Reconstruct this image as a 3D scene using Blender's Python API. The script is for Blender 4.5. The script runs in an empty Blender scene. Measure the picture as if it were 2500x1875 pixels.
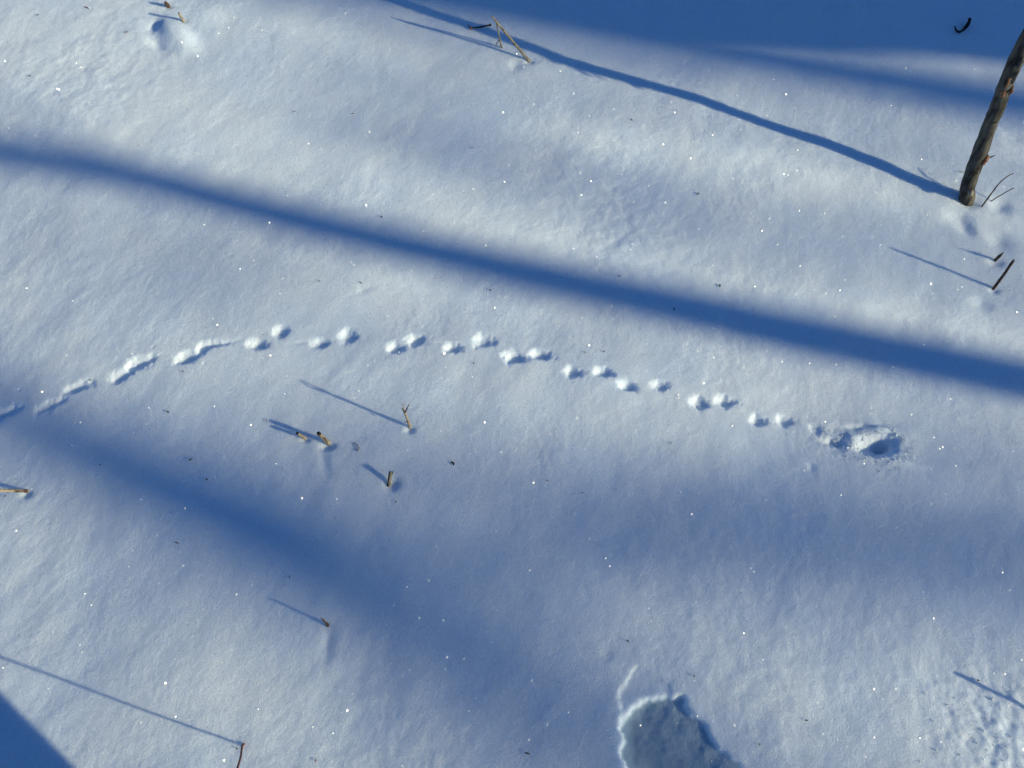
import bpy, math, random
import numpy as np
from math import radians, sin, cos, pi
from mathutils import Vector
random.seed(7)
rng = np.random.default_rng(11)
SC = bpy.context.scene
COL = SC.collection

# ------------------------------------------------------------------ camera
PITCH = radians(58.0); CAM_H = 1.5; FOC = 2135.0; CX, CY = 1250.0, 937.5
cam_d = bpy.data.cameras.new('camera'); cam = bpy.data.objects.new('camera', cam_d); COL.objects.link(cam)
cam.location = (0, 0, CAM_H); cam.rotation_euler = (pi/2 - PITCH, 0, 0)
cam_d.sensor_width = 36.0; cam_d.lens = 36.0*FOC/2500.0; cam_d.clip_start = 0.02; cam_d.clip_end = 800
SC.camera = cam

# ------------------------------------------------------------------ sky, sun, exposure
SUN = np.array([0.87732447, -0.38454832, 0.28709642])           # towards the low winter sun
EL = math.asin(SUN[2])
w = bpy.data.worlds.new('World'); SC.world = w; w.use_nodes = True
nt = w.node_tree; nt.nodes.clear()
sky = nt.nodes.new('ShaderNodeTexSky'); sky.sky_type = 'NISHITA'; sky.sun_disc = False
sky.sun_elevation = EL; sky.sun_rotation = math.atan2(SUN[0], SUN[1])
sky.altitude = 400; sky.air_density = 1.0; sky.dust_density = 0.0; sky.ozone_density = 8.0
bg = nt.nodes.new('ShaderNodeBackground'); bg.inputs['Strength'].default_value = 0.092
wo = nt.nodes.new('ShaderNodeOutputWorld')
nt.links.new(sky.outputs[0], bg.inputs[0]); nt.links.new(bg.outputs[0], wo.inputs[0])
sl = bpy.data.lights.new('sun', 'SUN'); so = bpy.data.objects.new('sun', sl); COL.objects.link(so)
sl.energy = 5.0; sl.angle = radians(0.53); sl.color = (1.0, 0.92, 0.64)
so.rotation_euler = Vector(SUN).to_track_quat('Z', 'Y').to_euler(); so.location = Vector(SUN)*30
SC.view_settings.view_transform = 'Standard'; SC.view_settings.look = 'None'
SC.view_settings.exposure = 0.28; SC.view_settings.gamma = 1.0
SC.render.engine = 'CYCLES'; SC.cycles.use_denoising = True

# ------------------------------------------------------------------ photograph pixel -> point in the place
FW = np.array([0, cos(PITCH), -sin(PITCH)]); UP = np.array([0, sin(PITCH), cos(PITCH)]); RT = np.array([1.0, 0, 0])
CAM = np.array([0, 0, CAM_H])
def ray(u, v):
    d = RT*(u-CX)/FOC - UP*(v-CY)/FOC + FW
    return d/np.linalg.norm(d)
def flat(u, v, z=0.0):
    d = ray(u, v); return CAM + d*((z-CAM_H)/d[2])

# ------------------------------------------------------------------ snow height field
def pn(x, y, seed=0):
    xi = np.floor(x).astype(np.int64); yi = np.floor(y).astype(np.int64)
    xf = x-xi; yf = y-yi
    def g(ix, iy, fx, fy):
        h = (ix*374761393 + iy*668265263 + seed*1442695041) & 0xffffffff
        h = ((h ^ (h >> 13))*1274126177) & 0xffffffff
        a = ((h ^ (h >> 16)) & 0xffff)*(2*pi/65536)
        return np.cos(a)*fx + np.sin(a)*fy
    u = xf*xf*xf*(xf*(xf*6-15)+10); v = yf*yf*yf*(yf*(yf*6-15)+10)
    a = g(xi, yi, xf, yf); b = g(xi+1, yi, xf-1, yf); c = g(xi, yi+1, xf, yf-1); d = g(xi+1, yi+1, xf-1, yf-1)
    return (a+(b-a)*u)*(1-v) + (c+(d-c)*u)*v

def broad(x, y):
    """large slow shape of the ground: tips towards the sun uphill, away from it in the lower part"""
    sg = x*.916-y*.40+.35; tau = x*.40+y*.916; f = np.exp(-(np.hypot(x, y-1)/3.2)**4)
    h = -.066*np.tanh((tau-.78)/.34)*sg*f
    h = h + .012*pn(x*.8+3.1, y*.8+1.7, 1) + .0065*pn(x*2.1, y*2.1, 2)
    return h
def gb(u, v):
    d = ray(u, v); z = 0.0
    for _ in range(8):
        p = CAM + d*((z-CAM_H)/d[2]); z = float(broad(np.array([p[0]]), np.array([p[1]]))[0])
    return p
K = 1.1302
FEAT = []          # (xmin, xmax, ymin, ymax, function(x, y) -> dz)
def add_feat(c, rad, fn): FEAT.append((c[0]-rad, c[0]+rad, c[1]-rad, c[1]+rad, fn))
def frame_at(u, v, ang):
    """ground point of pixel, and the world axes of a direction drawn at ang degrees in the picture"""
    c = gb(u, v); a = radians(ang)
    e = gb(u+20*cos(a), v-20*sin(a)) - c; sc = np.linalg.norm(e)/20; e = e/np.linalg.norm(e)
    return c[:2], e[:2], np.array([-e[1], e[0]]), sc
def pit(u, v, la, lb, depth, ang=0, p=1.7, nz=.35, rim=.08, asym=0.0):
    c, ex, ey, sc = frame_at(u, v, ang)
    a = la*sc; b = lb*sc; sd = int(u*7+v) % 997
    def fn(x, y):
        dx = x-c[0]; dy = y-c[1]
        al = (dx*ex[0]+dy*ex[1])/a+asym*.45
        q = (al/np.where(al < 0, 1-asym*.45, 1+asym*.3))**2 + ((dx*ey[0]+dy*ey[1])/b)**2*(1+asym*.5*np.clip(al, 0, 2))
        q = q*(1+nz*pn(x*70, y*70, sd)+.7*nz*pn(x*190, y*190, sd+1))
        q = np.maximum(q, 0)
        return -depth*np.exp(-q**p) + rim*depth*np.exp(-(np.sqrt(q)-1.5)**2/.12)
    add_feat(c, 2.6*max(a, b), fn)
def mound(u, v, ra, rb, h, ang=0, p=1.0):
    c, ex, ey, sc = frame_at(u, v, ang); a = ra*sc; b = rb*sc
    def fn(x, y):
        dx = x-c[0]; dy = y-c[1]
        q = ((dx*ex[0]+dy*ex[1])/a)**2 + ((dx*ey[0]+dy*ey[1])/b)**2
        return h*np.exp(-q**p)
    add_feat(c, 2.7*max(a, b), fn)
def rough(u, v, r, amp, freq, p=2):
    c = gb(u, v)[:2]
    def fn(x, y):
        q = ((x-c[0])**2+(y-c[1])**2)/r**2
        return amp*np.exp(-q**p)*(pn(x*freq, y*freq, 31)+.6*pn(x*freq*2.3, y*freq*2.3, 32))
    add_feat(c, 1.8*r, fn)

# the trail of small paw prints, two by two, and the drag marks where it starts
TRAIL = [(16, 1008, 42, 14, .011, 25), (122, 990, 44, 11, .008, 27), (190, 945, 46, 13, .011, 26),
         (300, 914, 42, 16, .012, 28), (348, 884, 40, 16, .012, 20), (463, 871, 38, 13, .012, 16), (515, 843, 38, 12, .012, 12),
         (632, 842, 30, 12, .011, 2), (688, 812, 24, 14, .009, 10), (784, 839, 26, 14, .008, 8), (852, 822, 26, 14, .011, -6),
         (967, 850, 24, 12, .010, -4), (1017, 831, 28, 12, .011, 6), (1107, 850, 26, 13, .011, -2), (1182, 832, 28, 15, .011, -4),
         (1257, 872, 31, 13, .013, -4), (1322, 866, 31, 13, .012, -2), (1401, 908, 29, 12, .011, -8), (1475, 908, 27, 13, .012, -6),
         (1534, 940, 29, 14, .013, -4), (1613, 937, 24, 13, .010, -6), (1711, 976, 29, 13, .012, -8), (1773, 973, 27, 13, .012, -4),
         (1857, 1017, 26, 12, .012, -4), (1922, 1017, 24, 11, .010, -8), (1998, 1039, 16, 10, .007, -10)]
for (u, v, la, lb, d, a) in TRAIL:
    big = la > 37
    rr = random.Random(u*31+v)
    pit(u, v, la*(.80 if big else .80)*rr.uniform(.88, 1.1), lb*(1.05 if big else 1.08)*rr.uniform(.85, 1.15), d*(.58 if big else .76)*rr.uniform(.8, 1.15), a+rr.uniform(-8, 8), p=1.3 if big else 1.5, nz=1.1 if big else .8, rim=.03, asym=1.0 if big else .55)
    if not big: pit(u-5+rr.uniform(-4, 4), v-7, 7, 5, .0022, 0, p=1.1, nz=.4, rim=0)
pit(560, 838, 34, 5, .0018, 12, p=1.1); pit(1075, 838, 34, 5, .0014, -6, p=1.1); pit(735, 838, 26, 5, .0014, 8, p=1.1)
# burrow hole with its little tunnel mouth, and the spoil round it
pit(2042, 1071, 24, 13, .007, -10, p=1.2, nz=.8); pit(2102, 1035, 32, 7, .0045, 2, p=1.3, nz=.7, rim=0)
pit(2144, 1082, 40, 22, .018, 8, p=1.4, nz=.4, rim=.10); pit(2162, 1080, 17, 14, .020, 0, p=1.3, nz=.4, rim=0)
mound(2218, 1062, 22, 34, .0030, 20); mound(2150, 1040, 46, 9, .006, -12); mound(2180, 1118, 60, 12, .005, -14)
mound(2085, 1062, 14, 14, .004, 0)
c_hole = gb(2150, 1080)[:2]
rough(2155, 1085, .060, .0024, 85, 1.5); rough(2040, 1065, .045, .0020, 90, 1.5)
# melt collars and dents by the stalks
pit(2428, 708, 12, 9, 0.0043, p=1.2, nz=.2, rim=0); pit(2432, 640, 16, 12, 0.0050, p=1.2, nz=.2, rim=0); pit(1001, 1050, 11, 9, 0.0050, p=1.2, nz=.2, rim=0); pit(800, 1088, 17, 11, 0.0062, p=1.2, nz=.2, rim=0)
pit(745, 1073, 10, 7, 0.0037, p=1.2, nz=.2, rim=0); pit(956, 1180, 17, 18, 0.0062, p=1.2, nz=.2, rim=0); pit(1292, 150, 11, 9, 0.0043, p=1.2, nz=.2, rim=0); pit(64, 1207, 12, 10, 0.0043, p=1.2, nz=.2, rim=0)
pit(2372, 492, 30, 18, 0.0074, p=1.2, nz=.2, rim=0); pit(449, 54, 9, 7, 0.0037, p=1.2, nz=.2, rim=0); pit(413, 18, 9, 7, 0.0037, p=1.2, nz=.2, rim=0)
pit(2338, 530, 28, 18, .005, 30, p=1.0, nz=.1, rim=0); pit(2358, 556, 18, 26, .006, 0, p=1.1, nz=.1, rim=0)
pit(2442, 502, 24, 20, .008, 0, p=1.0, nz=.1, rim=0); pit(2476, 340, 30, 12, .005, -18, p=1.0, nz=.1, rim=0)
pit(1258, 158, 14, 16, .0045, 0, p=1.1, nz=.1, rim=0); pit(1480, 1595, 14, 18, .0012, 0, p=1.1, nz=.1, rim=0)
pit(1985, 1134, 8, 12, .002, 0, p=1.1, nz=.1, rim=0); pit(2440, 590, 26, 26, .006, 0, p=1.0, nz=.1, rim=0)
pit(790, 1125, 12, 40, .0024, 14, p=1.0, nz=.1, rim=0); pit(2398, 740, 22, 20, .005, 0, p=1.0, nz=.1, rim=0)
pit(800, 1575, 14, 44, .003, 0, p=1.0, nz=.1, rim=0); pit(1500, 590, 30, 9, .0015, 35, p=1.1, rim=0); pit(890, 715, 30, 7, .0010, 22, p=1.0, rim=0)
# lumps at the upper left, under the two stubs
mound(432, 88, 28, 62, .016, 28, 1.3); pit(378, 66, 16, 12, .006, 50, p=1.1, nz=.2, rim=0); pit(385, 112, 12, 26, .006, 30, p=1.1, nz=.2, rim=0)
rough(230, 160, .30, .0013, 26, 1.2); rough(1500, 560, .16, .0012, 40, 1.2); rough(2450, 1800, .11, .0028, 42, 1.2); rough(2400, 1700, .12, .0013, 55, 1.0)
rough(1480, 430, .25, .0009, 36, 1.0); rough(1780, 820, .2, .0008, 50, 1.0); rough(1900, 1500, .35, .0008, 30, 1.0)
# broad swells and hollows of the snow cover
mound(60, 20, 360, 240, .006, 0); mound(820, 640, 330, 150, .016, 10); mound(1900, 1050, 380, 160, -.018, 0)
mound(1300, 1290, 420, 130, -.014, 4); mound(500, 1560, 330, 210, .010, 0); mound(2300, 300, 260, 160, .008, 0)
mound(880, 290, 260, 55, -.006, -14); mound(2000, 230, 320, 60, .006, -10)
for (u, v, ra, rb, h, a) in [(2105, 700, 120, 60, .004, 60), (1230, 990, 90, 60, .003, 70), (2350, 900, 60, 110, .004, 80),
                             (1000, 1620, 60, 150, .003, 15), (310, 1240, 50, 120, .003, 10)]: mound(u, v, ra, rb, h, a)

def poly_dist(x, y, P):
    """signed distance to polygon P (positive inside)"""
    d2 = np.full(x.shape, 1e9); ins = np.zeros(x.shape, bool); n = len(P)
    for i in range(n):
        a = P[i]; b = P[(i+1) % n]; ex, ey = b[0]-a[0], b[1]-a[1]
        t = np.clip(((x-a[0])*ex+(y-a[1])*ey)/(ex*ex+ey*ey+1e-12), 0, 1)
        d2 = np.minimum(d2, (x-a[0]-t*ex)**2+(y-a[1]-t*ey)**2)
        c = ((a[1] > y) != (b[1] > y)) & (x < ex*(y-a[1])/(ey+1e-12)+a[0]); ins ^= c
    return np.where(ins, 1, -1)*np.sqrt(d2)
def rg(px): return [(1450+a/5.105, 1550+b/5.105) for a, b in px]
HOLE = [gb(*p)[:2] for p in rg([(390,3000),(390,1800),(400,1659),(345,1530),(305,1420),(372,1290),(318,1180),(318,1060),(365,1010),(440,925),(505,850),(610,810),(735,770),
        (880,735),(975,752),(1080,742),(1140,752),(1172,825),(1165,900),(1225,975),(1300,1005),(1370,1050),(1440,1150),(1500,1320),(1570,1400),(1640,1420),(1720,1500),(1790,1570),(1860,1659),(1990,1800),(2600,3000)])]
SLAB = [gb(*p)[:2] for p in rg([(300,1100),(335,960),(318,850),(280,790),(305,700),(370,640),(405,560),(440,500),(470,430),(545,365),(640,420),(740,480),(830,520),(900,590),(970,680),(1000,745),(880,900),(500,1000)])]
hc = np.mean(HOLE, axis=0)
RA = gb(*rg([(1140, 752)])[0])[:2]; RB = gb(*rg([(1800, 1600)])[0])[:2]; RL = (RB-RA)/np.linalg.norm(RB-RA); RN = np.array([-RL[1], RL[0]])
def crust(x, y):
    jx = x+.0055*pn(x*75, y*75, 51)+.0026*pn(x*210, y*210, 53); jy = y+.0055*pn(x*75, y*75, 52)+.0026*pn(x*210, y*210, 54)
    dh = poly_dist(jx, jy, HOLE); ds = poly_dist(jx, jy, SLAB)
    f = np.clip(dh/.0065, 0, 1); f = f*f*(3-2*f)
    g_ = np.clip(ds/.005+.2, 0, 1)
    # slab sinks along its left edge and stays level with the snow on its right
    left = np.clip((gb(1450+1000/5.105, 1700)[0]-x)/.085, 0, 1)
    dR = np.clip(-((x-RA[0])*RN[0]+(y-RA[1])*RN[1]), 0, .26)
    floor = .002+.20*dR+.0032*pn(x*14, y*14, 55)+.0011*pn(x*48, y*48, 56)+.0005*pn(x*120, y*120, 57)
    lip = .0005*np.exp(-(dh+.004)**2/.004**2)
    return -np.maximum(f*floor, g_*(.0016+.0020*left)*(dh < .02)) + lip
add_feat(hc, .62, crust)

def snow_h(x, y):
    x = np.asarray(x, float); y = np.asarray(y, float)
    sh = x.shape; x = x.ravel(); y = y.ravel()
    # axes across (t) and along (q) the wind ripples
    t = x*.80-y*.60; q = x*.60+y*.80
    h = broad(x, y) + .0026*pn(x*5+.3, y*5, 3)
    far = np.clip((np.hypot(x, y-1)-3)/12, 0, 1)
    h = h + far*(.9*pn(x*.05, y*.05, 12)+.25*pn(x*.2, y*.2, 13))
    near = (np.abs(x) < 3) & (y > -1) & (y < 4)
    xn, yn, tn, qn = x[near], y[near], t[near], q[near]
    wx = .035*pn(xn*3.3, yn*3.3, 61); wy = .035*pn(xn*3.3, yn*3.3, 62); tn = tn+wx; qn = qn+wy
    dn = .0022*pn(tn*8, qn*6.5, 4)+.0013*pn(tn*16, qn*13, 14)+.00062*pn(tn*34, qn*27, 5)+(.00036*pn(tn*70, qn*58, 6)+.00031*pn(xn*140, yn*125, 7)+.00022*pn(xn*290, yn*270, 9))*(1+.9*pn(xn*6, yn*6, 10))
    dn *= 1+.5*pn(xn*2.7, yn*2.7, 8)
    for (x0, x1, y0, y1, fn) in FEAT:
        m = (xn > x0) & (xn < x1) & (yn > y0) & (yn < y1)
        if m.any(): dn[m] += fn(xn[m], yn[m])
    h[near] += dn
    return h.reshape(sh)
def hz(p): return float(snow_h(np.array([p[0]]), np.array([p[1]]))[0])
def at(u, v):
    """point on the snow seen at pixel u, v"""
    d = ray(u, v); z = 0.0
    for _ in range(6):
        p = CAM + d*((z-CAM_H)/d[2]); z = hz(p)
    return p
def tip(t, S):
    """point seen at pixel t whose shadow lies at pixel S"""
    d = ray(*t); G = at(*S); A = np.stack([d, -SUN], 1)
    k, *_ = np.linalg.lstsq(A, G-CAM, rcond=None)
    return CAM + d*k[0]
def above(u, v, h):
    d = ray(u, v); p = at(u, v); return p - d*(h/abs(d[2]))

# ------------------------------------------------------------------ materials
def mat(name, build):
    m = bpy.data.materials.new(name); m.use_nodes = True; n = m.node_tree; b = n.nodes['Principled BSDF']
    build(n, b); return m
def N(n, t, **kw):
    o = n.nodes.new(t)
    for k, v in kw.items():
        if k in o.inputs: o.inputs[k].default_value = v
        else: setattr(o, k, v)
    return o
def snow_mat(n, b):
    b.inputs['Base Color'].default_value = (.74, .84, .94, 1); b.inputs['Roughness'].default_value = .62
    b.inputs['Specular IOR Level'].default_value = .25
    b.subsurface_method = 'BURLEY'; b.inputs['Subsurface Weight'].default_value = .80; b.inputs['Subsurface Radius'].default_value = (.9, 1.0, 1.1); b.inputs['Subsurface Scale'].default_value = .019
    tc = N(n, 'ShaderNodeTexCoord')
    n1 = N(n, 'ShaderNodeTexNoise', Scale=330., Detail=3., Roughness=.7); n2 = N(n, 'ShaderNodeTexNoise', Scale=110., Detail=3., Roughness=.6)
    for q in (n1, n2): n.links.new(tc.outputs['Object'], q.inputs['Vector'])
    b1 = N(n, 'ShaderNodeBump', Strength=.8, Distance=.0018); b2 = N(n, 'ShaderNodeBump', Strength=.5, Distance=.0012)
    n.links.new(n1.outputs['Fac'], b1.inputs['Height']); n.links.new(n2.outputs['Fac'], b2.inputs['Height'])
    n.links.new(b2.outputs[0], b1.inputs['Normal']); n.links.new(b1.outputs[0], b.inputs['Normal'])
    n3 = N(n, 'ShaderNodeTexNoise', Scale=5., Detail=4., Roughness=.6); n.links.new(tc.outputs['Object'], n3.inputs['Vector'])
    r = N(n, 'ShaderNodeValToRGB'); r.color_ramp.elements[0].color = (.74, .86, .985, 1); r.color_ramp.elements[1].color = (.80, .885, .96, 1)
    r.color_ramp.elements[0].position = .35; r.color_ramp.elements[1].position = .65
    n.links.new(n3.outputs['Fac'], r.inputs[0])
    n4 = N(n, 'ShaderNodeTexNoise', Scale=420., Detail=2., Roughness=.8); n.links.new(tc.outputs['Object'], n4.inputs['Vector'])
    mr = N(n, 'ShaderNodeMapRange'); mr.inputs['From Min'].default_value = .3; mr.inputs['From Max'].default_value = .7; mr.inputs['To Min'].default_value = .84; mr.inputs['To Max'].default_value = 1.04
    n.links.new(n4.outputs['Fac'], mr.inputs['Value'])
    vm = N(n, 'ShaderNodeVectorMath', operation='SCALE'); n.links.new(r.outputs[0], vm.inputs[0]); n.links.new(mr.outputs[0], vm.inputs['Scale'])
    # darker grey-blue tone laid over the floor of the crust hole
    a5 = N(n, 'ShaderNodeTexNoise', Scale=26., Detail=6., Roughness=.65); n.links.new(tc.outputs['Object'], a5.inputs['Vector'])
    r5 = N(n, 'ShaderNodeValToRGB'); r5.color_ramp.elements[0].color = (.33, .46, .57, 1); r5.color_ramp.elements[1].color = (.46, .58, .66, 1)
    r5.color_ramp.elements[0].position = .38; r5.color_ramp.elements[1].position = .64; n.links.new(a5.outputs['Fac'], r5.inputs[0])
    ia = N(n, 'ShaderNodeAttribute', attribute_name='hole_floor'); mx = N(n, 'ShaderNodeMix', data_type='RGBA')
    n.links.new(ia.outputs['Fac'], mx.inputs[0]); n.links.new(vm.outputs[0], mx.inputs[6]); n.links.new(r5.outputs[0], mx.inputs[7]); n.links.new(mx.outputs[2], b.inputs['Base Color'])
def bark(dark, light, scale=60, rough_=.85, stretch=(1, 1, .25), bump=.0012, spot=None):
    def f(n, b):
        tc = N(n, 'ShaderNodeTexCoord'); mp = N(n, 'ShaderNodeMapping'); mp.inputs['Scale'].default_value = stretch
        n.links.new(tc.outputs['Object'], mp.inputs[0])
        a = N(n, 'ShaderNodeTexNoise', Scale=float(scale), Detail=6., Roughness=.65); n.links.new(mp.outputs[0], a.inputs['Vector'])
        r = N(n, 'ShaderNodeValToRGB'); r.color_ramp.elements[0].color = (*dark, 1); r.color_ramp.elements[1].color = (*light, 1)
        r.color_ramp.elements[0].position = .36; r.color_ramp.elements[1].position = .64
        if spot:
            e = r.color_ramp.elements.new(.72); e.color = (*spot, 1)
        n.links.new(a.outputs['Fac'], r.inputs[0]); n.links.new(r.outputs[0], b.inputs['Base Color'])
        bp = N(n, 'ShaderNodeBump', Strength=.8, Distance=bump); n.links.new(a.outputs['Fac'], bp.inputs['Height'])
        n.links.new(bp.outputs[0], b.inputs['Normal']); b.inputs['Roughness'].default_value = rough_
        b.inputs['Specular IOR Level'].default_value = .2
    return f
M = {
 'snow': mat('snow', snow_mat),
 'sapling': mat('sapling_bark', bark((.012, .0105, .0095), (.135, .125, .10), 55, spot=(.26, .24, .19))),
 'peel': mat('peeled_bark', bark((.10, .035, .02), (.34, .19, .11), 160)),
 'tan': mat('dry_stalk', bark((.14, .11, .085), (.38, .325, .26), 260, bump=.0006)),
 'grey': mat('weathered_stalk', bark((.14, .12, .09), (.40, .35, .26), 220, bump=.0006)),
 'brown': mat('brown_twig', bark((.035, .022, .016), (.12, .075, .05), 300, bump=.0006)),
 'black': mat('charred_twig', bark((.008, .008, .009), (.03, .024, .02), 260, bump=.0006)),
 'red': mat('red_stem', bark((.09, .035, .025), (.22, .10, .07), 300, bump=.0004)),
 'amber': mat('amber_bud', bark((.25, .09, .02), (.50, .24, .07), 400, bump=.0004)),
 'straw': mat('green_straw', bark((.25, .27, .12), (.42, .42, .24), 300, bump=.0003)),
 'tree': mat('tree_bark', bark((.05, .042, .036), (.20, .17, .145), 9, bump=.012)),
 'cloth': mat('navy_cloth', bark((.02, .025, .05), (.035, .045, .08), 400, bump=.0004, stretch=(1, 1, 1))),
 'denim': mat('dark_denim', bark((.02, .025, .04), (.04, .05, .075), 500, bump=.0004, stretch=(1, 1, 1))),
 'skin': mat('skin', bark((.42, .26, .2), (.5, .32, .25), 60, .5, (1, 1, 1), .0002)),
}
def ice(n, b):
    # clear thin plate: what is behind shows through, only the mirror flash of the sun is seen
    out = [q for q in n.nodes if q.type == 'OUTPUT_MATERIAL'][0]; n.nodes.remove(b)
    tr = N(n, 'ShaderNodeBsdfTransparent'); gl = N(n, 'ShaderNodeBsdfGlossy'); gl.inputs['Roughness'].default_value = .30
    mx = N(n, 'ShaderNodeMixShader'); mx.inputs[0].default_value = .085; n.links.new(tr.outputs[0], mx.inputs[1]); n.links.new(gl.outputs[0], mx.inputs[2]); n.links.new(mx.outputs[0], out.inputs['Surface'])
M['ice'] = mat('ice_crystal', ice)

# ------------------------------------------------------------------ object helpers
def new_mesh(name, V, F, m, parent=None, smooth=True):
    me = bpy.data.meshes.new(name); me.from_pydata([tuple(map(float, v)) for v in V], [], F); me.update()
    if smooth: me.polygons.foreach_set('use_smooth', [True]*len(me.polygons))
    me.materials.append(m); o = bpy.data.objects.new(name, me); COL.objects.link(o)
    if parent is not None: o.parent = parent
    return o
def tag(o, label=None, cat=None, group=None, kind=None):
    if label: o['label'] = label
    if cat: o['category'] = cat
    if group: o['group'] = group
    if kind: o['kind'] = kind
    return o
def thing(name, loc, label, cat, group=None):
    o = bpy.data.objects.new(name, None); COL.objects.link(o); o.location = tuple(map(float, loc)); o.empty_display_size = .02
    return tag(o, label, cat, group)
def smooth_path(P, R, k=5):
    P = [np.asarray(p, float) for p in P]; out = []; ro = []
    n = len(P)
    for i in range(n-1):
        p0 = P[max(i-1, 0)]; p1 = P[i]; p2 = P[i+1]; p3 = P[min(i+2, n-1)]
        for j in range(k):
            t = j/k
            out.append(.5*((2*p1)+(-p0+p2)*t+(2*p0-5*p1+4*p2-p3)*t*t+(-p0+3*p1-3*p2+p3)*t**3)); ro.append(R[i]+(R[i+1]-R[i])*t)
    out.append(P[-1]); ro.append(R[-1]); return out, ro
def tube(name, P, R, m, parent=None, sides=8, k=5, lump=.10, wob=.0, origin=None, seed=None):
    """a knobbly round stem through points P with radii R, closed at both ends"""
    rs = random.Random(seed if seed is not None else int(abs(P[0][0]*1e4))+len(P))
    P, R = smooth_path(P, R, k)
    o = np.zeros(3) if origin is None else np.asarray(origin, float)
    V = []; F = []; a = None; n = len(P)
    for i in range(n):
        T = P[min(i+1, n-1)]-P[max(i-1, 0)]; T = T/np.linalg.norm(T)
        if a is None: a = np.cross(T, [0.3, .2, 1.0]); a /= np.linalg.norm(a)
        a = a-T*(a@T); a /= np.linalg.norm(a); b = np.cross(T, a)
        off = (a*rs.uniform(-1, 1)+b*rs.uniform(-1, 1))*wob*R[i]; s = 1+rs.uniform(-lump, lump)
        for j in range(sides):
            t = 2*pi*j/sides; r = R[i]*s*(1+rs.uniform(-lump, lump)*.6)
            V.append(P[i]-o+off+(a*cos(t)+b*sin(t))*r)
    for i in range(n-1):
        for j in range(sides):
            j2 = (j+1) % sides; F.append((i*sides+j, i*sides+j2, (i+1)*sides+j2, (i+1)*sides+j))
    F.append(tuple(range(sides-1, -1, -1))); F.append(tuple((n-1)*sides+j for j in range(sides)))
    return new_mesh(name, V, F, m, parent)
def lerp(a, b, t): return np.asarray(a)*(1-t)+np.asarray(b)*t

# ------------------------------------------------------------------ snow surface: one sheet, fine where one looks
def lines(a, b, st, far):
    L = list(np.arange(a, b, st)); s = st; hi = []; x = L[-1]
    while x < far: s *= 1.26; x += s; hi.append(x)
    s = st; lo = []; x = L[0]
    while x > -far: s *= 1.26; x -= s; lo.append(x)
    return np.array(lo[::-1]+L+hi)
gx = lines(-1.52, 1.52, .0027, 260); gy = lines(.15, 2.36, .0027, 260)
GX, GY = np.meshgrid(gx, gy); GZ = snow_h(GX, GY)
nx, ny = len(gx), len(gy)
me = bpy.data.meshes.new('snow_ground'); me.vertices.add(nx*ny)
me.vertices.foreach_set('co', np.stack([GX.ravel(), GY.ravel(), GZ.ravel()], 1).ravel().astype(np.float32))
ii = (np.arange(ny-1)[:, None]*nx + np.arange(nx-1)[None, :]).ravel()
q = np.stack([ii, ii+1, ii+nx+1, ii+nx], 1).ravel().astype(np.int32); nf = len(ii)
me.loops.add(nf*4); me.loops.foreach_set('vertex_index', q)
me.polygons.add(nf); me.polygons.foreach_set('loop_start', np.arange(0, nf*4, 4, dtype=np.int32))
me.polygons.foreach_set('use_smooth', np.ones(nf, bool)); me.update(calc_edges=True); me.validate()
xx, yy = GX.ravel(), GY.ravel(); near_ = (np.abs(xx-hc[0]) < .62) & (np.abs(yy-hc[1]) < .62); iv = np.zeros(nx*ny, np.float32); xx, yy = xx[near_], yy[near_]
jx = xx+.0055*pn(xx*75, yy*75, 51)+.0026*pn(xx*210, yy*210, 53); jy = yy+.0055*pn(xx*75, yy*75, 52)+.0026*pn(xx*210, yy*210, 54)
iv[near_] = np.clip((poly_dist(jx, jy, HOLE)-.0035)/.0045, 0, 1); at_ = me.attributes.new('hole_floor', 'FLOAT', 'POINT'); at_.data.foreach_set('value', iv)
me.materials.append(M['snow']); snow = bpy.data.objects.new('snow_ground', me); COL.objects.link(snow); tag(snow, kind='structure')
snow['label'] = 'sunlit snow cover with a trail of small paw prints'

# ------------------------------------------------------------------ trees beyond the frame that throw the long blue shadows
def ground_line(a, b):
    A = gb(a[0]*K, a[1]*K); B = gb(b[0]*K, b[1]*K); L = (B-A)/np.linalg.norm(B-A); return A, L
def limbs(root, trunk_pts, r, n, lo, seed, up=.5):
    rs = random.Random(seed)
    for i in range(n):
        f = lo+(1-lo)*(i+rs.random())/n; k = min(int(f*(len(trunk_pts)-1)), len(trunk_pts)-2)
        p = lerp(trunk_pts[k], trunk_pts[k+1], f*(len(trunk_pts)-1)-k); a = rs.uniform(0, 2*pi); ln = rs.uniform(.8, 1.9)*(1.4-f)
        d = np.array([cos(a), sin(a), up+rs.uniform(-.2, .4)]); d /= np.linalg.norm(d)
        mid = p+d*ln*.5+np.array([0, 0, rs.uniform(-.05, .15)]); end = p+d*ln+np.array([0, 0, .15*ln])
        tube('branch', [p, mid, end], [r*.35, r*.2, r*.05], M['tree'], root, 7, 4, origin=root.location)
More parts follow.
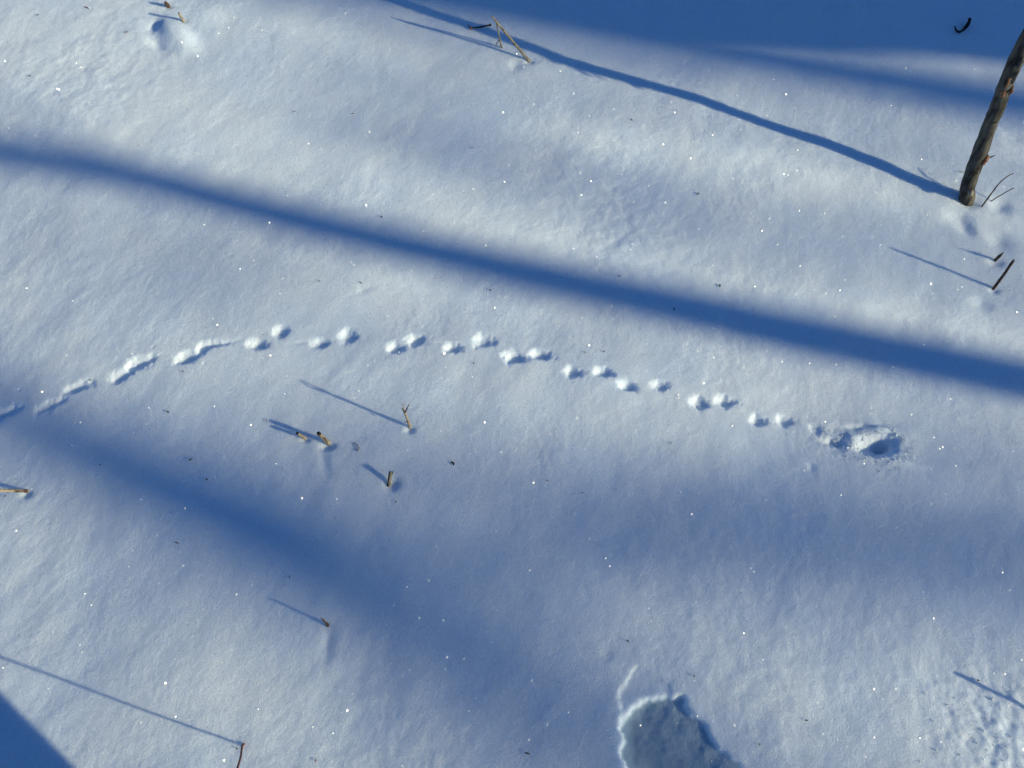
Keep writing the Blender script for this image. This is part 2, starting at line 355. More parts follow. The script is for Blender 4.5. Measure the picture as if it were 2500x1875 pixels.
def leaning_tree(a, b, t0, R, label, ext, r_top=.5, off=0.0, nl=7, mid=None):
    A, L = ground_line(a, b); perp = np.array([-L[1], L[0], 0]); A = A+perp*off
    cd = abs(L@SUN)/cos(EL); D = t0*cos(EL)*cd
    ds = np.linspace(D, -ext, 9); P = []
    if mid:
        X = [gb(m[0]*K, m[1]*K) for m in mid]; dd = [float((x-A)@L) for x in X]
        ds = sorted(list(np.linspace(D, max(dd)+1.0, 3))+dd+list(np.linspace(min(dd)-.8, -ext, 4)), reverse=True)
    for d in ds:
        t = t0*(1-d/D); x = A+L*d
        if mid:
            for k_, v_ in enumerate(dd):
                if abs(v_-d) < 1e-9: x = X[k_]+perp*off
        P.append(x+SUN*t)
    P[0] = np.array([P[0][0], P[0][1], hz(P[0])-.1]); r0 = R*1.35
    root = thing('bare_tree', (P[0][0], P[0][1], hz(P[0])), label, 'tree', 'trees that shade the snow')
    n_ = len(P); Rs = [r0]+[R*(1.06 if i < n_*.5 else 1.06-(1.06-r_top)*(i/n_-.5)*2) for i in range(1, n_)]
    tube('trunk', P, Rs, M['tree'], root, 18, 6, .04, origin=root.location)
    limbs(root, P, R*r_top, nl, .62, int(t0*10))
    return root
def limb_tree(px, ts, R, label, k=5):
    """tree whose long crooked limb passes over; its trunk stands under the right-hand end"""
    P = [gb(p[0]*K, p[1]*K)+SUN*t for p, t in zip(px, ts)]
    e = P[-1]; base = e+np.array([.25, -.18, 0]); base[2] = hz(base)
    root = thing('bare_tree', base, label, 'tree', 'trees that shade the snow')
    tube('trunk', [base-[0, 0, .1], lerp(base, e, .3)+[.03, 0, 0], lerp(base, e, .7)+[-.02, .02, 0], e+[0, 0, R[-1]*.6]], [R[-1]*1.9, R[-1]*1.5, R[-1]*1.3, R[-1]*.9], M['tree'], root, 14, 6, .05, origin=base)
    tube('limb', P, R, M['tree'], root, 14, k, .05, origin=base)
    return root
leaning_tree((0, 322), (2212, 815), 11.0, .046, 'slim bare tree casting the long sharp diagonal shadow', 5, .6, mid=[(0, 322), (250, 370), (500, 437), (750, 505), (1000, 560), (1250, 612), (1500, 665), (1750, 718), (2000, 768), (2212, 815)])
leaning_tree((1300, 45), (2212, 130), 9.0, .150, 'thick leaning tree casting the dark shadow at top right', 3, .8, off=.19, nl=4)
leaning_tree((1400, 82), (2212, 225), 21.0, .105, 'distant slim tree casting the faint shadow at top right', 5, .6)
limb_tree([(-160, 800), (0, 880), (140, 950), (300, 1030), (450, 1105), (640, 1180), (800, 1285), (950, 1400), (1100, 1480), (1240, 1560), (1400, 1700), (1560, 1850)],
          [19, 19, 19, 19.5, 21, 23, 26, 28, 29, 30, 30, 30], [.04, .055, .068, .078, .084, .088, .092, .094, .088, .07, .06, .06],
          'crooked bare tree casting the broad shadow across lower left')
limb_tree([(600, 1040), (850, 1100), (1100, 1120), (1400, 1125), (1700, 1150), (2000, 1185), (2300, 1190), (2600, 1210)],
          [27, 26.5, 26, 26, 26, 26, 25.5, 25], [.03, .055, .07, .072, .078, .08, .08, .08], 'tall far tree casting the faint wide shadow at lower right')
limb_tree([(560, 160), (760, 230), (1000, 300), (1260, 420), (1500, 480), (2400, 620)], [32, 32, 32, 31, 30, 29], [.02, .05, .055, .045, .04, .05], 'farthest tree casting a faint shadow through the middle')

limb_tree([(700, 60), (860, 130), (1050, 165), (1300, 190), (1600, 235), (1900, 330), (2300, 420)], [25, 26, 26, 26, 26, 26, 26], [.012, .028, .036, .03, .022, .03, .04], 'tree behind throwing a faint shadow between sapling shadow and middle')
limb_tree([(-100, 380), (60, 420), (300, 560), (480, 600), (640, 640), (900, 700), (1500, 790), (2400, 960)], [28, 28, 28, 28, 28, 28, 28, 28], [.012, .018, .022, .022, .018, .014, .02, .04], 'tree with a thin limb faintly shading the snow above the paw prints')
# ------------------------------------------------------------------ the person holding the camera; only a corner of the shadow shows
def skin_mesh(name, joints, edges, m, parent, origin, sub=1):
    me = bpy.data.meshes.new(name); me.from_pydata([tuple(np.asarray(j[0])-origin) for j in joints], edges, []); me.update()
    o = bpy.data.objects.new(name, me); COL.objects.link(o); o.parent = parent; me.materials.append(m)
    sk = o.modifiers.new('skin', 'SKIN')
    for i, j in enumerate(joints): me.skin_vertices[0].data[i].radius = (j[1], j[2] if len(j) > 2 else j[1])
    me.skin_vertices[0].data[0].use_root = True
    sk.use_smooth_shade = True; ss = o.modifiers.new('sub', 'SUBSURF'); ss.levels = sub; ss.render_levels = sub
    return o
A6 = gb(0, 1503*K); B6 = gb(172*K, 1659*K); L6 = (B6-A6)/np.linalg.norm(B6-A6)
n6 = np.cross(L6, SUN); n6 /= np.linalg.norm(n6); n6 = n6*(1 if n6[1] > 0 else -1)
def edge6(d, t): return A6+L6*d+SUN*t
def shin(d_back, extra):
    D = .86; foot = A6+L6*(D+.10+d_back); foot[2] = 0
    v = np.array([.20, .40, .88]); v = v-n6*(v@n6); v /= np.linalg.norm(v); out = []
    for z, r in ((.05, .058), (.25, .066), (.50, .072)):
        out.append((foot+v*z/v[2]-n6*(r+extra), r))
    return out
s1 = shin(0, 0.0); s2 = shin(.26, .04)
pelvis = np.array([.04, -.50, .90])
pbase = (s1[0][0]+s2[0][0])/2; pbase[2] = hz(pbase)
person = thing('person', pbase, 'person in dark winter clothes standing with bent knees behind the camera', 'person')
th1 = lerp(s1[2][0], pelvis, .5); th2 = lerp(s2[2][0], pelvis, .5)
neck = np.array([.02, -.30, 1.43]); chest = np.array([.03, -.38, 1.22]); head = np.array([.02, -.24, 1.60])
shl = neck+[-.18, -.03, -.06]; shr = neck+[.18, -.03, -.06]; ell = np.array([-.24, -.22, 1.18]); elr = np.array([.27, -.22, 1.18]); hal = np.array([-.07, -.08, 1.44]); har = np.array([.08, -.08, 1.44])
skin_mesh('body', [(pelvis, .12, .1), (chest, .13, .1), (neck, .06), (head, .09), (head+[0, .01, .08], .075), (shl, .05), (ell, .04), (hal, .035), (shr, .05), (elr, .04), (har, .035),
                   (th1, .07), (s1[2][0], .055), (s1[1][0], .045), (s1[0][0], .04), (th2, .07), (s2[2][0], .055), (s2[1][0], .045), (s2[0][0], .04)],
          [(0, 1), (1, 2), (2, 3), (3, 4), (2, 5), (5, 6), (6, 7), (2, 8), (8, 9), (9, 10), (0, 11), (11, 12), (12, 13), (13, 14), (0, 15), (15, 16), (16, 17), (17, 18)], M['skin'], person, pbase, 2)
skin_mesh('trousers', [(pelvis+[0, 0, .06], .15, .13), (pelvis, .15, .13), (th1, .09), s1[2], s1[1], (s1[0][0]+[0, 0, .05], .062), (th2, .09), s2[2], s2[1], (s2[0][0]+[0, 0, .05], .062)],
          [(0, 1), (1, 2), (2, 3), (3, 4), (4, 5), (1, 6), (6, 7), (7, 8), (8, 9)], M['denim'], person, pbase, 2)
skin_mesh('jacket', [(pelvis+[0, 0, .02], .17, .15), (chest, .18, .15), (neck, .09), (shl, .07), (ell, .06), (lerp(ell, hal, .85), .05), (shr, .07), (elr, .06), (lerp(elr, har, .85), .05)],
          [(0, 1), (1, 2), (2, 3), (3, 4), (4, 5), (2, 6), (6, 7), (7, 8)], M['cloth'], person, pbase, 2)
skin_mesh('hat', [(head+[0, .0, .05], .10), (head+[0, -.01, .13], .07)], [(0, 1)], M['cloth'], person, pbase, 2)
for s_ in (s1, s2):
    f_ = s_[0][0]
    skin_mesh('boot', [(f_+[0, 0, .10], .062), (f_+[0, -.01, .0], .06), (f_+[0, .10, -.01], .05), (f_+[0, .16, -.015], .035)], [(0, 1), (1, 2), (2, 3)], M['black'], person, pbase, 2)

# ------------------------------------------------------------------ the sapling
SH = [(2340, 500), (2260, 446), (2147, 401), (2034, 356), (1921, 320), (1808, 280), (1672, 229), (1469, 175), (1356, 141), (1243, 96), (1130, 51), (1017, 0)]
VP = (-2938., 107.)
def shadow_of(t):
    for (a, b) in zip(SH[:-1], SH[1:]):
        f = lambda p: (t[1]-VP[1])*(p[0]-VP[0]) - (p[1]-VP[1])*(t[0]-VP[0])
        fa, fb = f(a), f(b)
        if fa*fb <= 0: k = fa/(fa-fb); return (a[0]+(b[0]-a[0])*k, a[1]+(b[1]-a[1])*k)
    return None
base = at(2358, 490)
sp = [base-[0, 0, .08], base]; sr = [.0185, .0185]
for t, r in (((2362, 459), .0165), ((2375, 418), .0165), ((2391, 376), .0172), ((2405, 337), .0160), ((2420, 296), .0155), ((2436, 260), .0162), ((2455, 206), .0150), ((2477, 156), .0158), ((2500, 108), .0150)):
    S = shadow_of(t)
    if S is not None: sp.append(tip(t, S)); sr.append(r)
# keep the path even: sort by height
o_ = np.argsort([p[2] for p in sp]); sp = [sp[i] for i in o_]; sr = [sr[i] for i in o_]
print('SAPLING', [tuple(np.round(p, 3)) for p in sp])
top = sp[-1]; d_ = (sp[-1]-sp[-4]); d_ /= np.linalg.norm(d_)
d2 = d_*.6+np.array([0.06, .02, .55]); d2 /= np.linalg.norm(d2)
ext_pts = [top+d2*.35, top+d2*.8+[.03, 0, 0], top+d2*1.5, top+d2*2.4+[.05, .05, .1]]
sap = thing('sapling', base, 'dark barked leaning sapling with peeling bark at right edge', 'sapling')
tube('trunk', sp+ext_pts, sr+[.0145, .0135, .011, .007], M['sapling'], sap, 20, 5, .035, origin=base)
for i, (f, a) in enumerate(((1, 2.0), (2, .3), (2, 4.0), (3, 1.2))):
    p = ext_pts[f]; d = np.array([cos(a)*.6, sin(a)*.6, .7]); tube('branch', [p, p+d*.25, p+d*.5+[0, 0, .05]], [.006, .004, .0015], M['sapling'], sap, 7, 4, origin=base)
def near_trunk(u, v):
    """surface point of the trunk facing the camera at pixel u, v"""
    d = ray(u, v); best = None
    P_, R_ = smooth_path(sp+ext_pts, sr+[.0145, .0135, .011, .007], 8)
    for p, r in zip(P_, R_):
        k = (p-CAM)@d; e = np.linalg.norm(CAM+d*k-p)
        if best is None or e < best[0]: best = (e, k, r)
    return CAM+d*(best[1]-best[2]*.6), best[1]
def at_depth(u, v, k): return CAM+ray(u, v)*k
sc_, kd = near_trunk(2404, 390)
tube('branch_scar', [at_depth(2398, 404, kd-.004), at_depth(2406, 388, kd-.006), at_depth(2412, 381, kd-.002)], [.003, .0075, .004], M['peel'], sap, 9, 4, .25, origin=base)
tube('spur', [at_depth(2408, 384, kd), at_depth(2418, 384, kd), at_depth(2429, 379, kd-.008)], [.0028, .0018, .0006], M['black'], sap, 7, 4, origin=base)
for (pp, rr) in (([(2447, 238), (2450, 222), (2458, 205)], [.003, .006, .003]), ([(2462, 232), (2470, 222), (2473, 208)], [.002, .0045, .002]),
                 ([(2470, 205), (2482, 180), (2492, 160)], [.002, .0045, .0018]), ([(2455, 215), (2466, 190), (2476, 168)], [.0015, .0035, .0015]), ([(2484, 170), (2493, 150), (2499, 132)], [.002, .004, .002])):
    k_ = near_trunk(*pp[1])[1]
    tube('bark_strip', [at_depth(u, v, k_-.016) for u, v in pp], rr, M['peel'] if pp[0][0] < 2465 else M['sapling'], sap, 7, 4, .3, origin=base)
kk = near_trunk(2362, 459)[1]
tube('knot', [at_depth(2368, 476, kk-.012), at_depth(2372, 465, kk-.014)], [.006, .007], M['grey'], sap, 8, 4, .3, origin=base)
for (u, v) in ((2374, 440), (2396, 352), (2428, 300), (2444, 268), (2382, 425)):
    k_ = near_trunk(u, v)[1]; tube('knot', [at_depth(u-5, v, k_-.014), at_depth(u+5, v-3, k_-.014)], [.0018, .0022], M['black'], sap, 6, 3, .3, origin=base)

# ------------------------------------------------------------------ stalks and twigs
def sunk(p, nxt, d=.02):
    v = np.asarray(p)-np.asarray(nxt); v = v/np.linalg.norm(v); v[2] = -abs(v[2])-.5; return np.asarray(p)+v*d

b = at(2425, 705); t = tip((2477, 632), (2166, 602))
r = thing('dead_stick', b, 'dark straight pointed stick standing at right edge below the sapling', 'stick')
tube('stem', [sunk(b, t), b, lerp(b, t, .5)+[.001, 0, 0], lerp(b, t, .86), t], [.0032, .0034, .0031, .0032, .0005], M['brown'], r, 9, 5, .08, origin=b)
tube('splinter', [lerp(b, t, .80)+[.003, 0, 0], lerp(b, t, .92)+[.004, 0, .001]], [.0014, .0004], M['grey'], r, 6, 3, origin=b)

b = at(2429, 636); t = tip((2451, 615), (2338, 606))
r = thing('dead_stick', b, 'very short dark split stub in a hollow above the pointed stick', 'stick')
tube('stem', [sunk(b, t), b, lerp(b, t, .55), lerp(b, t, .7), t], [.0034, .0036, .0036, .0022, .0004], M['brown'], r, 9, 5, .08, origin=b)

b = at(1001, 1044); t1 = tip((984, 985), (740, 938)); j = lerp(b, t1, .70); j = CAM+ray(987, 1004)*np.linalg.norm(j-CAM)
kj = np.linalg.norm(j-CAM)
r = thing('forked_twig', b, 'tan forked twig with three short prongs below the paw prints', 'twig')
tube('stem', [sunk(b, j), b, at_depth(996, 1026, np.linalg.norm(lerp(b, j, .45)-CAM)), j], [.0030, .0031, .0026, .0024], M['tan'], r, 9, 5, .14, origin=b)
tube('prong', [j, at_depth(985, 996, kj-.012), t1], [.0017, .0012, .0006], M['tan'], r, 7, 4, .15, origin=b)
tube('prong', [j, at_depth(980, 996, kj-.006)], [.0015, .0005], M['tan'], r, 7, 4, .15, origin=b)
tube('prong', [at_depth(989, 1007, kj), at_depth(993, 998, kj-.008), at_depth(998, 988, kj-.02)], [.0014, .0012, .0009], M['brown'], r, 7, 4, .15, origin=b)
tube('bud', [at_depth(992, 1029, kj+.018), at_depth(990, 1031, kj+.017)], [.0018, .0012], M['brown'], r, 6, 3, origin=b)
tube('bud', [at_depth(983, 1001, kj-.002), at_depth(986, 1002, kj-.003)], [.0014, .0014], M['brown'], r, 6, 3, origin=b)

b = at(802, 1082); t = tip((777, 1057), (659, 1025))
r = thing('cut_stalk', b, 'stout tan stalk stub with black tip in a melt hollow', 'stalk')
tube('stem', [sunk(b, t), b, lerp(b, t, .5), lerp(b, t, .9)], [.0044, .0046, .0040, .0038], M['tan'], r, 11, 5, .12, origin=b)
tube('tip', [lerp(b, t, .88), lerp(b, t, 1.02)], [.0039, .0036], M['black'], r, 10, 3, .12, origin=b)
tube('bark_strip', [lerp(b, t, .1)+[.001, -.003, .003], lerp(b, t, .4)+[.002, -.002, .0035], lerp(b, t, .7)+[-.001, -.002, .0035]], [.0012, .0016, .0008], M['brown'], r, 6, 4, .3, origin=b)

b = at(745, 1070); t = tip((725, 1057), (663, 1040))
r = thing('cut_stalk', b, 'smallest tan stalk stub, left of the stout black-tipped one', 'stalk')
tube('stem', [sunk(b, t), b, lerp(b, t, .5), lerp(b, t, .9)], [.0032, .0034, .0034, .0030], M['tan'], r, 10, 5, .08, origin=b)
tube('tip', [lerp(b, t, .86), lerp(b, t, 1.03)], [.0031, .0026], M['black'], r, 9, 3, .12, origin=b)

b = at(950, 1186); t = above(954, 1152, .017)
r = thing('cut_stalk', b, 'upright half rotten stalk stub with notched top in a hollow', 'stalk')
tube('stem', [sunk(b, t), b, lerp(b, t, .5), t], [.0034, .0034, .0033, .0031], M['grey'], r, 10, 5, .12, origin=b)
tube('bark_strip', [lerp(b, t, .0)+[-.0022, -.001, .001], lerp(b, t, .5)+[-.0022, -.001, .001], lerp(b, t, 1.0)+[-.002, -.001, .001]], [.0020, .0018, .0013], M['black'], r, 6, 4, .2, origin=b)
tube('splinter', [lerp(b, t, .75)+[.002, 0, 0], t+[.0055, .001, .003]], [.0016, .0007], M['brown'], r, 6, 4, .2, origin=b)

# the broken stalk that forms a narrow upside-down V
b = at(1291, 149); t = tip((1200, 39), (955, 43)); kb, kt = np.linalg.norm(b-CAM), np.linalg.norm(t-CAM)
def on(u, v, f): return at_depth(u, v, kb+(kt-kb)*f)
r = thing('broken_stalk', b, 'pale broken stalk bent into an upside-down V near the top edge', 'stalk')
tube('stem', [sunk(b, t), b, on(1262, 113, .28), on(1231, 76, .62), on(1213, 54, .86), t], [.0040, .0040, .0034, .0031, .0030, .0018], M['grey'], r, 10, 5, .07, origin=b)
def vt(t, a, c):
    m_ = (c[1]-a[1])/(c[0]-a[0]); w_ = (t[1]-VP[1])/(t[0]-VP[0]); u_ = (VP[1]-w_*VP[0]-a[1]+m_*a[0])/(m_-w_); return tip(t, (u_, a[1]+m_*(u_-a[0])))
LO = ((1050, 71), (1208, 121)); UPL = ((1050, 62), (1200, 108))
d2b = vt((1226, 122), *UPL); kd2 = np.linalg.norm(d2b-CAM); jj = vt((1211, 50), *LO); kj2 = np.linalg.norm(jj-CAM)
tube('side_shoot', [jj, at_depth(1217, 80, kj2+(kd2-kj2)*.42), at_depth(1222, 104, kj2+(kd2-kj2)*.75), at_depth(1226, 121, kd2-.003)], [.0022, .0019, .0024, .0023], M['grey'], r, 9, 5, .10, origin=b)
tube('tendril', [at_depth(1219, 98, kj2+(kd2-kj2)*.68), at_depth(1212, 108, kj2+(kd2-kj2)*.84), at_depth(1209, 125, kd2+.012)], [.0013, .0010, .0008], M['brown'], r, 6, 5, .1, origin=b)
for f, du in ((.12, -3), (.38, -4), (.70, 3)):
    u, v = 1291+(1200-1291)*f, 149+(39-149)*f
    tube('bud', [on(u, v, f), on(u+du, v+1, f-.01)], [.0026, .0014], M['brown'], r, 6, 3, origin=b)

P = [at(1144, 65)+[0, 0, .006], at(1148, 71)+[0, 0, .004], at(1160, 71)+[0, 0, .004], at(1172, 70)+[0, 0, .005], at(1186, 68)+[0, 0, .006], at(1200, 67)+[0, 0, .008]]
r = thing('twig_scrap', P[2], 'short dark brown twig scrap lying left of the broken stalk', 'twig')
tube('stem', P, [.0008, .0022, .0018, .0026, .0022, .0033], M['brown'], r, 8, 5, .2, origin=P[2])
tube('bud', [at(1146, 70)+[0, 0, .005], at(1152, 73)+[0, 0, .004]], [.0022, .003], M['amber'], r, 8, 3, .2, origin=P[2])

b = at(66, 1199); t = above(-80, 1196, .075)
r = thing('dead_stick', b, 'brown stick leaning out over the left edge', 'stick')
tube('stem', [sunk(b, t, .02), b, lerp(b, t, .5), t], [.0034, .0036, .0036, .0030], M['tan'], r, 10, 6, .12, origin=b)
tube('bark_strip', [lerp(b, t, -.02)+[0, -.001, .002], lerp(b, t, .2)+[0, -.0012, .0022]], [.0030, .0020], M['brown'], r, 7, 5, .2, origin=b)

b = at(592, 1820); m1 = tip((580, 1875), (143, 1655)); m2 = m1+(m1-b)*.55
r = thing('thin_stem', b, 'thin reddish stem rising out over the bottom edge', 'stem')
tube('stem', [b-[0, 0, .02], b, lerp(b, m1, .5)+[.001, 0, 0], m1, m2], [.0019, .0017, .0017, .0018, .0024], M['red'], r, 8, 6, .08, origin=b)
tube('bud', [b+[.001, .001, .001], b+[.0035, .002, .003]], [.0024, .0014], M['red'], r, 6, 3, origin=b)

b = at(801, 1527); t = tip((783, 1509), (655, 1463))
r = thing('dead_twig', b, 'tiny crumpled brown twig at the edge of the lower left shadow', 'twig')
tube('stem', [sunk(b, t, .01), b, lerp(b, t, .4)+[.001, 0, 0], t], [.0028, .0030, .0014, .0012], M['brown'], r, 8, 4, .3, origin=b)
tube('splinter', [lerp(b, t, .3), at_depth(789, 1508, np.linalg.norm(t-CAM))], [.0014, .0007], M['tan'], r, 6, 4, .3, origin=b)

b = at(2600, 1775); t = tip((2570, 1712), (2335, 1644))
r = thing('dead_stick', b, 'stick just past the right edge casting the short shadow at lower right', 'stick')
tube('stem', [b-[0, 0, .02], b, lerp(b, t, .5), t], [.0038, .0036, .0034, .0034], M['brown'], r, 9, 5, .1, origin=b)

b = at(448, 52); t = tip((437, 32), (326, 11))
r = thing('cut_stalk', b, 'pale yellowish stalk stub standing on the ridge at upper left', 'stalk')
tube('stem', [sunk(b, t), b, lerp(b, t, .5), t], [.0040, .0040, .0036, .0028], M['tan'], r, 10, 5, .12, origin=b)
tube('bark_strip', [b+[.001, -.003, .004], lerp(b, t, .5)+[.001, -.002, .004]], [.0012, .0010], M['brown'], r, 6, 4, .3, origin=b)
b = at(412, 17); t = above(404, 6, .018)
r = thing('cut_stalk', b, 'dark brown squat stub at the top edge above the yellowish one', 'stalk')
tube('stem', [sunk(b, t), b, lerp(b, t, .5), t], [.0048, .0052, .0050, .0032], M['brown'], r, 10, 5, .18, origin=b)
tube('splinter', [lerp(b, t, .4)+[.002, 0, .002], t+[.001, 0, .004]], [.002, .0006], M['grey'], r, 6, 4, .3, origin=b)

P = [at(2326, 72)+[0, 0, .012], at(2332, 78)+[0, 0, .006], at(2340, 81)+[0, 0, .004], at(2350, 76)+[0, 0, .004], at(2358, 68)+[0, 0, .006], at(2362, 61)+[0, 0, .010], at(2363, 55)+[0, 0, .012]]
o = tube('curled_twig', P, [.0014, .0026, .0030, .0034, .0055, .0044, .0042], M['black'], None, 9, 5, .12, origin=P[2]); o.location = tuple(P[2])
tag(o, 'black hook shaped twig lying in the shadow at top right', 'twig')

r0 = at(2397, 504)
r = thing('bare_shoot', r0, 'thin dark curved shoot just right of the sapling foot, the taller', 'shoot')
tube('stem', [r0-[0, 0, .01], r0, above(2420, 473, .030), above(2440, 447, .055), above(2460, 430, .068), above(2475, 423, .075)], [.0022, .0019, .0016, .0014, .0011, .0010], M['brown'], r, 7, 5, .12, origin=r0)
r0 = at(2420, 491)
r = thing('bare_shoot', r0, 'thin dark slanting shoot right of the sapling foot, the lower', 'shoot')
tube('stem', [r0-[0, 0, .01], r0, above(2449, 473, .022), above(2475, 459, .035)], [.0016, .0014, .0012, .0010], M['brown'], r, 7, 5, .12, origin=r0)
r0 = at(2353, 425)
o = tube('grass_blade', [r0+[.004, 0, .004], at(2345, 423)+[0, 0, .006], at(2337, 421)+[0, 0, .003]], [.0008, .0008, .0004], M['straw'], None, 6, 4, origin=r0); o.location = tuple(r0)
tag(o, 'fine green blade lying left of the sapling foot', 'grass blade')
P = [at(864, 1082)+[0, 0, .001], at(868, 1084)+[0, 0, .0014], at(873, 1090)+[0, 0, .002], at(876, 1096)+[0, 0, .0014], at(871, 1101)+[0, 0, .001]]
o = tube('fine_tendril', P, [.0013, .0006, .0007, .0006, .0014], M['red'], None, 6, 5, .2, origin=P[2]); o.location = tuple(P[2])
tag(o, 'hair thin curled red stem lying right of the stout black-tipped stub', 'stem')

# ------------------------------------------------------------------ flakes of bark and seeds on the snow
def flake(u, v, L, W, ang, m, label, name='bark_flake', cat='bark flake'):
    c, ex, ey, sc = frame_at(u, v, ang); L *= sc; W *= sc; p = at(u, v); rs = random.Random(int(u*3+v))
    V = []; F = []; n = 7
    for i in range(n):
        f = i/(n-1); ww = W*(.25+.75*sin(pi*min(max(f*.9+.05, 0), 1)))*rs.uniform(.8, 1.15); bendy = .25*W*sin(f*4+u)
        cc = np.array([*(ex*(f-.5)*L+ey*bendy), .0012+.0014*sin(f*pi+rs.uniform(-.3, .3))])
        e3 = np.array([*ey, rs.uniform(-.1, .5)])
        for s_, h in ((-1, 0), (0, .35*W), (1, 0), (0, -.2*W)): V.append(cc+e3*s_*ww*.5+[0, 0, h])
    for i in range(n-1):
        for k in range(4): F.append((i*4+k, i*4+(k+1) % 4, i*4+4+(k+1) % 4, i*4+4+k))
    F.append((3, 2, 1, 0)); F.append(tuple((n-1)*4+k for k in range(4)))
    o = new_mesh(name, V, F, M[m]); o.location = tuple(p); tag(o, label, cat, 'scraps of bark and seeds scattered on the snow'); return o
FL = [
 (1105, 1132, 11, 5, -55, 'black', 'largest black seed on open snow right of the notched stub', 'seed', 'seed'),
 (466, 1123, 9, 4, 55, 'black', 'small dark flake on the upper edge of the lower left shadow', None, None),
 (505, 1171, 5, 4, 0, 'black', 'round black speck inside the lower left shadow', 'seed', 'seed'),
 (432, 1326, 11, 2.5, -35, 'brown', 'thin slanting dark sliver on lit snow below the lower left shadow', None, None),
 (708, 1410, 7, 2.5, 80, 'brown', 'thin upright sliver in the middle of the lower left shadow', None, None),
 (1287, 1840, 13, 4, -20, 'black', 'long dark flake at the bottom edge left of the broken crust hole', None, None),
 (772, 1857, 7, 4, 75, 'red', 'reddish flake at the bottom edge right of the thin stem', None, None),
 (579, 1828, 4.5, 3.5, 0, 'black', 'tiny dark grain beside the foot of the thin reddish stem', 'seed', 'seed'),
 (1853, 1818, 6, 3.5, -45, 'black', 'black speck right of the broken crust hole near the bottom', None, None),
 (1968, 1759, 8, 3, 10, 'black', 'flat dark sliver right of the crust hole, the farther right', None, None),
 (1532, 1566, 6, 4, -30, 'black', 'black seed just above the broken crust slab', 'seed', 'seed'),
 (1694, 1651, 6, 3, 15, 'brown', 'brown speck right of the tip of the crust slab', None, None),
 (881, 691, 10, 2.5, -25, 'red', 'reddish flake on lit snow above the paw prints, left of centre', None, None),
 (780, 688, 7, 2.5, 20, 'brown', 'pale brown flake above the prints, left of the reddish one', None, None),
 (932, 530, 5, 3, -60, 'black', 'black speck above the main diagonal shadow', 'seed', 'seed'),
 (1197, 709, 5, 3, -60, 'brown', 'small speck on lit snow below the main diagonal shadow', None, None),
 (1512, 675, 7, 3, 0, 'black', 'dark sliver in the main diagonal shadow, right of centre', None, None),
 (1757, 698, 6, 4, 40, 'black', 'dark speck on the upper side of the main diagonal shadow', None, None),
 (1156, 888, 5, 3, -50, 'black', 'black speck just below the paw prints at mid frame', 'seed', 'seed'),
 (1428, 861, 6, 2.5, 10, 'black', 'left one of two black dashes above the paw prints', None, None),
 (1474, 859, 6, 2.5, 10, 'black', 'right one of two black dashes above the paw prints', None, None),
 (411, 1006, 6, 3, -35, 'black', 'small flake below the left part of the trail', None, None),
 (221, 929, 4.5, 4, 0, 'black', 'black speck on a drag mark at the left of the trail', 'seed', 'seed'),
 (447, 908, 4.5, 3.5, 0, 'brown', 'brown speck under the first clear pair of prints', 'seed', 'seed'),
 (212, 20, 12, 2.5, -30, 'red', 'slim reddish brown sliver near the top left corner', None, None),
 (310, 80, 8, 2.5, 45, 'red', 'small reddish sliver left of the snow ridge at top left', None, None),
 (92, 38, 4.5, 3.5, 0, 'brown', 'brown grain nearest the top left corner', 'seed', 'seed'),
 (74, 187, 4.5, 3.5, 0, 'brown', 'brown grain at the left edge above the main shadow', 'seed', 'seed'),
 (718, 274, 8, 2, 20, 'red', 'faint reddish sliver above the main shadow at upper left', None, None),
 (862, 279, 7, 2.5, 0, 'red', 'reddish fleck in the faint shadow at upper centre', None, None),
 (1154, 362, 12, 1.6, 0, 'red', 'hair thin reddish thread above the main shadow near centre', None, None),
 (1542, 293, 6, 2.5, -50, 'black', 'black speck below the shadow of the sapling', None, None),
 (1646, 755, 6, 2.5, 80, 'black', 'upright dark speck below the main shadow right of centre', None, None),
 (13, 1212, 8, 3, 40, 'brown', 'small sliver below the brown stick at the left edge', None, None),
 (245, 1136, 5, 2.5, 20, 'brown', 'faint dark dash in the shadow left of centre', None, None),
 (1637, 1082, 5, 3, -20, 'brown', 'brown speck below the right half of the trail', None, None),
 (1336, 1174, 4.5, 3, 0, 'brown', 'dark grain in the pale shadow right of centre', 'seed', 'seed'),
 (1422, 1204, 5, 2.5, 0, 'brown', 'dark dash in the pale shadow under the trail', None, None),
 (2387, 1662, 6, 4, 0, 'brown', 'brown speck on the short shadow at the lower right', 'seed', 'seed'),
 (1704, 474, 4.5, 3, 70, 'black', 'black dot above the main shadow in the right half', 'seed', 'seed'),
 (651, 1028, 5, 3, 60, 'brown', 'dark grain left of the two tan stubs shadows', 'seed', 'seed'),
 (967, 1226, 5, 3.5, 40, 'black', 'black grain below the notched stub', 'seed', 'seed'),
]
for (u, v, L, W, a, m, lab, nm, ct) in FL: flake(u, v, L*1.0, W*.95, a, m, lab, nm or 'bark_flake', ct or 'bark flake')

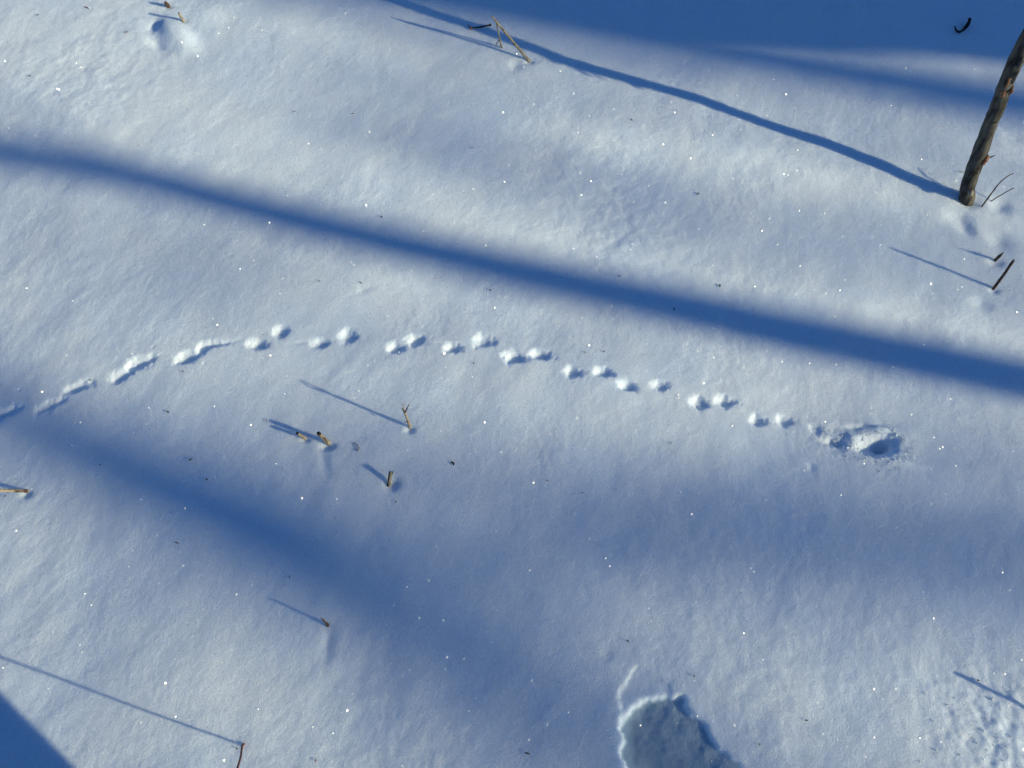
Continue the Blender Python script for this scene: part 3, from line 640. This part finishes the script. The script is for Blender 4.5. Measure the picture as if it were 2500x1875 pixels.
# ------------------------------------------------------------------ ice crystals that glint, and crumbs round the burrow
n = 64000
xs = rng.uniform(-1.5, 1.5, n); ys = rng.uniform(.18, 2.3, n); zs = snow_h(xs, ys)
V = np.zeros((n, 6, 3)); ct = rng.uniform(.35, .97, n); ph = rng.uniform(0, 2*pi, n); st = np.sqrt(1-ct**2)
Nn = np.stack([st*np.cos(ph), st*np.sin(ph), ct], 1); Aa = np.cross(Nn, [.31, .2, .93]); Aa /= np.linalg.norm(Aa, axis=1)[:, None]; Bb = np.cross(Nn, Aa)
rad = np.clip(rng.lognormal(math.log(.00115), .42, n), .0005, .0026)
for k in range(6):
    a = k*pi/3; V[:, k] = np.stack([xs, ys, zs+rad*.75], 1)+(Aa*cos(a)+Bb*sin(a))*rad[:, None]
me = bpy.data.meshes.new('ice_crystals'); me.vertices.add(n*6); me.vertices.foreach_set('co', V.ravel().astype(np.float32))
me.loops.add(n*6); me.loops.foreach_set('vertex_index', np.arange(n*6, dtype=np.int32)); me.polygons.add(n)
me.polygons.foreach_set('loop_start', np.arange(0, n*6, 6, dtype=np.int32)); me.update(calc_edges=True)
me.materials.append(M['ice']); o = bpy.data.objects.new('ice_crystals', me); COL.objects.link(o); tag(o, 'loose ice crystals glinting all over the snow', 'ice crystals', kind='stuff')

def crumbs(name, centre, n, spread, r0, label, ring=0):
    V = []; F = []
    ico = [(0, 0, 1), (.89, 0, .45), (.28, .85, .45), (-.72, .53, .45), (-.72, -.53, .45), (.28, -.85, .45), (.72, .53, -.45), (-.28, .85, -.45), (-.89, 0, -.45), (-.28, -.85, -.45), (.72, -.53, -.45), (0, 0, -1)]
    fi = [(0, 1, 2), (0, 2, 3), (0, 3, 4), (0, 4, 5), (0, 5, 1), (1, 6, 2), (2, 7, 3), (3, 8, 4), (4, 9, 5), (5, 10, 1), (6, 7, 2), (7, 8, 3), (8, 9, 4), (9, 10, 5), (10, 6, 1), (11, 7, 6), (11, 8, 7), (11, 9, 8), (11, 10, 9), (11, 6, 10)]
    for _ in range(n):
        a = random.uniform(0, 2*pi); d = ring+abs(random.gauss(0, 1))*spread*(1-.4*(ring > 0))
        p = np.array([centre[0]+cos(a)*d*1.15, centre[1]+sin(a)*d*.8]); r = r0*random.lognormvariate(0, .45); z = hz(p); b0 = len(V)
        for q_ in ico: s_ = random.uniform(.7, 1.25)*r; V.append((p[0]+q_[0]*s_, p[1]+q_[1]*s_, z+r*.35+q_[2]*s_*.8))
        F += [tuple(b0+i for i in f) for f in fi]
    o = new_mesh(name, V, F, M['snow']); tag(o, label, 'snow crumbs', kind='stuff')
crumbs('snow_crumbs', gb(2160, 1085), 190, .024, .0010, 'crumbs of snow thrown out round the burrow hole', .038)
crumbs('snow_crumbs', gb(2430, 1800), 110, .07, .0008, 'loose snow crumbs on the rough patch at lower right')
crumbs('snow_crumbs', gb(2045, 1066), 60, .025, .0011, 'crumbs of snow where the trail meets the burrow')
